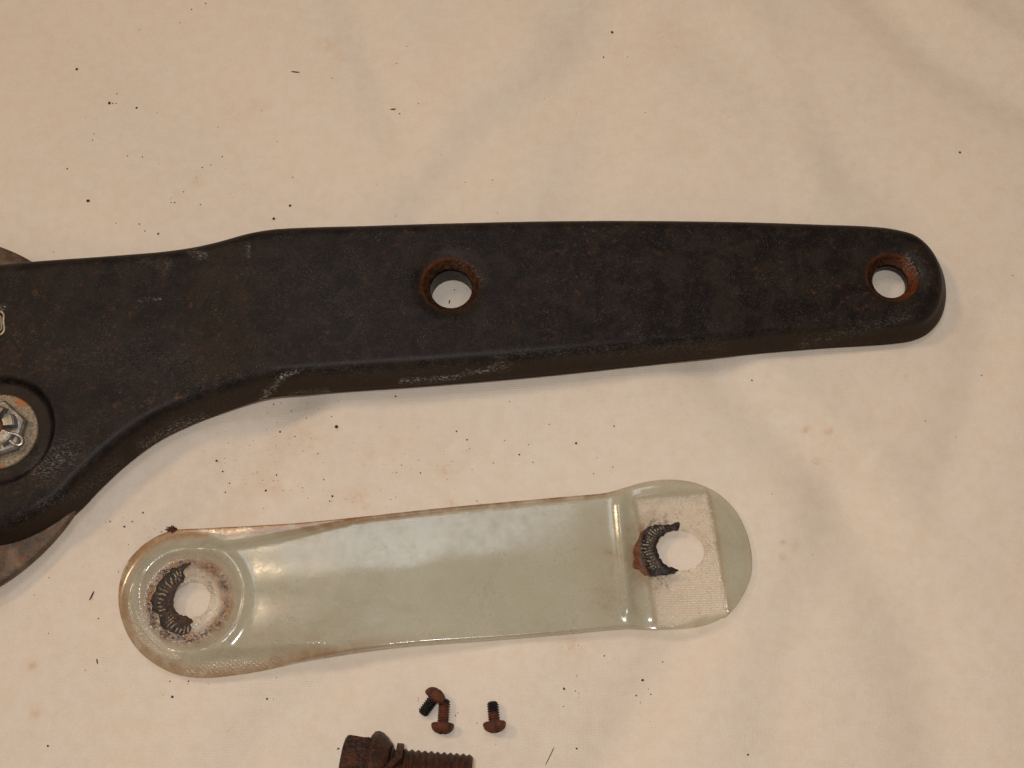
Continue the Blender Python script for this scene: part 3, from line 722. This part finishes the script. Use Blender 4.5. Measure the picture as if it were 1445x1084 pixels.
# split spring washer with sprung ends
V = []; F = []; n = 60
for i in range(n+1):
    a = math.radians(101)+math.radians(350)*i/n; zz = -33+9*(i/n-.5)
    tipr = 6*max(0, 1-i/5)+6*max(0, 1-(n-i)/5)
    for dr_, dz in ((40, -4.2), (60+tipr, -4.2), (60+tipr, 4.2), (40, 4.2)): V.append((dr_*math.cos(a), dr_*math.sin(a), zz+dz+(15*max(0, 1-(n-i)/4))+14*max(0, 1-i/4)))
for i in range(n):
    for k in range(4): F.append((i*4+k, i*4+(k+1) % 4, (i+1)*4+(k+1) % 4, (i+1)*4+k))
F += [(3, 2, 1, 0), (n*4, n*4+1, n*4+2, n*4+3)]
spw = link('spring_washer', V, F, bolt_mat, bolt, smooth=False)
V, F = helix(51.2, 53.6, 127, 8.0, taper=4, n=72, per=8)
link('bolt_thread', gnarl(V, .9, 305), F, bolt_mat, bolt, sharp=None)
link('flange_washer', gnarl(FLG[0], 1.6, 301), [f[::-1] for f in FLG[1]], bolt_mat, bolt, sharp=40)
# turn the spring washer's split toward the top of the picture
inv = q.to_matrix().inverted() @ Vector((0, .25, 1)); spw.rotation_euler = (0, 0, math.atan2(inv.y, inv.x)-math.radians(101-5))

# ------------------------------------------------------------------ crumbs, slivers and dust
def crumb_mesh(seed):
    r = np.random.default_rng(seed); V, F = revolve([(.35, -.55), (.85, -.3), (1, .05), (.75, .45), (.3, .6)], 9)
    V = V*r.uniform(.75, 1.25, V.shape)*np.array([r.uniform(.85, 1.25), r.uniform(.7, 1.05), .8]); return V, F
me_cr = []
for k in range(7):
    V, F = crumb_mesh(100+k); o = link('rust_crumb', V, F, crumb_mat, smooth=False); me_cr.append(o.data); bpy.data.objects.remove(o)
CR = [(105,92,3),(152,141,3),(162,127,1.6),(156.5,141,1.7),(161,141,1.4),(190,147,2.6),(269,10,1.6),(289,2,1.6),(252,28,1.2),(194,36,1.2),(131,186,1.4),(129,195,1.3),(178,217,1.4),(199,218,1.4),(94,237,1.8),(125,285,3.3),(240,283,1.4),(245,283,1.9),(257,267,1.4),(281,285,1.7),(283,231,1.5),(295,227,1.4),(311,215,1.4),(305,173,1.3),(368,151,1.2),(407,284,2.8),(384,303,3.4),(223,330,2.4),(205,327,1.5),(197,317,1.4),(165,317,1.3),(75,355,1.3),(411,244,1.4),(389,194,1.2),(468,108,1.2),(865,35,3.1),(853,70,1.7),(887,71,1.2),(574,63,1.3),(559,85,1.2),(563,154,1.7),(590,143,1.2),(656,250,1.1),(695,250,1.2),(557,298,1.2),(702,298,1.2),(911,155,1.1),(1356,213,2.8),(1431,387,1.3),(475,603,3.7),(392,604,2),(383,565,1.7),(393,563,1.3),(408,574,1.4),(558,558,2.1),(431,587,1.3),(468,588,1.3),(415,614,1.3),(449,641,1.5),(303,647,2.7),(311,661,1.8),(390,670,1.8),(375,692,2.3),(320,677,1.5),(314,690,1.4),(457,677,1.6),(469,700,2.5),(465,707,1.3),(427,689,1.3),(593,666,1.5),(644,607,1.7),(659,619,1.6),(696,652,1.4),(673,706,1.6),(566,655,1.2),(551,704,1.2),(1063,533,1.8),(1308,592,1.2),(1390,525,1.4),(796,972,2.6),(812,975,1.4),(853,925,1.4),(937,932,1.4),(908,958,2.5),(899,980,1.6),(920,978,1.3),(905,990,1.2),(814,1056,2.1),(1056,1065,1.9),(795,997,1.2),(242,983,2.5),(375,985,2.1),(64,1052,1.9),(477,1056,2.2),(239,961,1.6),(265,961,1.5),(154,735,1.7),(174,742,2.1),(185,735,1.5),(200,722,1.7),(224,747,1.5),(67,814,1.3),(137,872,1.3),(166,806,1.2),(641,407,1.4),(590,985,1.0),(643,1010,1.1),(673,1021,1.2),(719,565,1.2),(775,597,1.2),(746,626,1.3),(733,640,1.8),(813,624,2.4),(752,651,1.2),(867,600,1.8),(838,667,1.4),(843,645,1.0),(865,658,1.4),(712,620,1.2)]
BIG = {0: 'dark rust crumb alone near the upper left corner of the cloth', 1: 'dark rust crumb, largest of the tight cluster below and right of the lone crumb',
       5: 'dark rust crumb just right of the tight crumb cluster', 15: 'big oval black crumb on the cloth above the left end of the handle',
       25: 'angular dark crumb above the handle bend, upper of the pair', 26: 'angular dark crumb just above the handle bend, lower of the pair',
       35: 'round black crumb alone near the top centre of the cloth', 47: 'small dark crumb alone above the rounded tip of the handle', 49: 'largest angular dark flake on the cloth between handle and plastic cover',
       59: 'dark flake on the shaded fold below the handle curve', 66: 'dark oval crumb just above the upper edge of the plastic cover', 79: 'dark crumb right of the screws below the plastic cover',
       83: 'squarish dark crumb below the right end of the plastic cover', 90: 'dark crumb below the rounded left end of the plastic cover', 93: 'dark crumb just left of the large bolt head', 104: 'dark speck on the cloth seen through the middle hole of the handle',
       62: 'dark crumb above the plastic cover edge, left of the larger oval one', 91: 'dark crumb below the left half of the plastic cover, right of the rounded end', 97: 'dark speck between the handle curve and the brown tuft, lowest of its little group', 112: 'dark oval crumb on open cloth between handle and right half of the plastic cover', 27: 'flat dark crumb just above the left top edge of the handle', 54: 'dark crumb touching the shadow under the middle of the handle', 87: 'small dark crumb near the bottom edge right of the long fibre', 88: 'lone dark speck near the bottom edge in the right half'}
for i, (x, y, r) in enumerate(CR):
    qx, qy = up1(x, y, -4); zz = cloth_z1(qx, qy)
    o = bpy.data.objects.new('rust_crumb', me_cr[i % 7]); C.objects.link(o)
    o.location = (qx*S, qy*S, (zz+r*.3)*S); o.rotation_euler = (0, 0, random.uniform(0, 6.28)); sc = r*.66; o.scale = (sc, sc, sc*.8)
    tag(o, BIG.get(i, 'tiny dark rust speck scattered on the cream cloth'), 'crumb', 'dark rust crumbs on the cloth')
REG = [((0, 0, 300, 250), 'in the upper left corner area of the cloth'), ((300, 0, 760, 312), 'on the cloth above the middle hole of the handle'), ((760, 0, 1445, 300), 'on the cloth above the right half of the handle'),
       ((0, 250, 330, 360), 'just above the left part of the handle'), ((0, 700, 240, 900), 'between the rusty backing plate and the plastic cover'), ((240, 540, 520, 720), 'under the handle bend above the left of the plastic cover'),
       ((520, 540, 760, 715), 'between the middle of the handle and the plastic cover'), ((760, 480, 1445, 900), 'on the cloth below the right half of the handle'), ((760, 900, 1445, 1084), 'below the right end of the plastic cover'),
       ((570, 960, 720, 1084), 'beside the small rusty screws'), ((0, 900, 570, 1084), 'below the left end of the plastic cover')]
for o in [o for o in C.objects if o.name.startswith('rust_crumb') and o['label'].startswith('tiny')]:
    qq = o.location/S
    for (x0, y0, x1, y1), txt in REG:
        a0, a1 = up1(x0, y1, -4), up1(x1, y0, -4)
        if a0[0]-8 <= qq.x <= a1[0]+8 and a0[1]-8 <= qq.y <= a1[1]+8:
            o['label'] = 'tiny dark rust speck '+txt; o['group'] = 'tiny dark specks '+txt; break
def sliver(x, y, ln, ang, r, label, name='sliver', bend_=.15):
    qx, qy = up1(x, y, -4); zz = cloth_z1(qx, qy); a = math.radians(ang); pth = []
    for t in np.linspace(-.5, .5, 9): pth.append((t*ln*math.cos(a)-bend_*ln*(t*t)*math.sin(a), t*ln*math.sin(a)+bend_*ln*t*t*math.cos(a), 0))
    pth = np.array(pth)
    for p in pth: p[2] = cloth_z1(qx+p[0], qy+p[1])-zz+r*.6
    V, F = tube(pth, np.array([.4, .8, 1, 1, 1, 1, 1, .8, .4])*r, 6)
    o = link(name, V+np.array([qx, qy, zz]), F, crumb_mat, origin=(qx, qy, zz), sharp=None); tag(o, label, name, 'dark slivers and fibres'); return o
sliver(416, 99, 13, -8, .9, 'thin dark sliver in the upper left part of the cloth')
sliver(553.5, 147.5, 8, 2, 1.0, 'short dark horizontal sliver above the middle of the handle')
sliver(128, 840, 13, 68, 1.0, 'dark sliver standing almost upright left of the plastic cover')
sliver(134, 932, 7, 105, .8, 'short sliver lower left of the plastic cover')
sliver(776, 1067, 25, 63, .55, 'long thin dark fibre near the bottom edge right of the screws', 'fibre', .03)
sliver(634, 424, 6, 80, 1.0, 'short dark sliver seen through the middle hole of the handle')
# brown fibrous tuft at the cover's corner
tb_ = up1(243, 748, 6); zz = 4.0; VV = []; FF = []
rt = np.random.default_rng(5)
V, F = revolve([(.5, -2), (4.5, -1.5), (5.5, 0), (4, 2), (.5, 3)], 12); V = V*rt.uniform(.7, 1.3, V.shape); VV.append(V); FF += F; k0 = len(V)
for k in range(38):
    a = rt.uniform(0, 6.28); l = rt.uniform(4, 11.5); e = rt.uniform(-.2, .7)
    p = np.array([(t*l*math.cos(a+t*.6), t*l*math.sin(a+t*.6)*.8, t*l*e*.5) for t in np.linspace(.2, 1, 5)])
    V, F = tube(p, np.linspace(.8, .3, 5), 5); FF += [tuple(q+k0 for q in f) for f in F]; VV.append(V); k0 += len(V)
o = link('rust_tuft', np.concatenate(VV)+np.array([tb_[0], tb_[1], zz]), FF, tuft_mat, origin=(tb_[0], tb_[1], zz), sharp=None)
tag(o, 'brown fibrous tuft of rust at the upper left edge of the plastic cover', 'rust tuft')
# fine dust: nobody could count it
VV = []; FF = []; k0 = 0
clus = [(330, 640, 90, 60), (430, 620, 110, 60), (560, 650, 120, 45), (170, 740, 50, 40), (640, 640, 60, 40), (150, 180, 130, 90), (300, 260, 120, 40), (850, 960, 80, 40), (700, 150, 400, 120), (400, 990, 250, 70), (1150, 700, 200, 150), (100, 900, 70, 60), (470, 690, 110, 25)]
nn = [45, 45, 35, 22, 22, 24, 16, 16, 22, 22, 12, 16, 30]
for (cx, cy, sx, sy), n_ in zip(clus, nn):
    for _ in range(int(n_*.6)):
        x = cx+rt.normal()*sx*.6; y = cy+rt.normal()*sy*.6; r = rt.uniform(.3, .7)
        qx, qy = up1(x, y, -4); z_ = cloth_z1(qx, qy)
        V, F = revolve([(.5, -.5), (1, 0), (.5, .5)], 6); V = V*r*rt.uniform(.7, 1.3, V.shape)+np.array([qx, qy, z_+r*.3]); VV.append(V)
        FF += [tuple(q+k0 for q in f) for f in F]; k0 += len(V)
o = link('dust', np.concatenate(VV), FF, crumb_mat, sharp=None); o['kind'] = 'stuff'; o['label'] = 'fine dark rust dust sprinkled over the cloth'; o['category'] = 'dust'
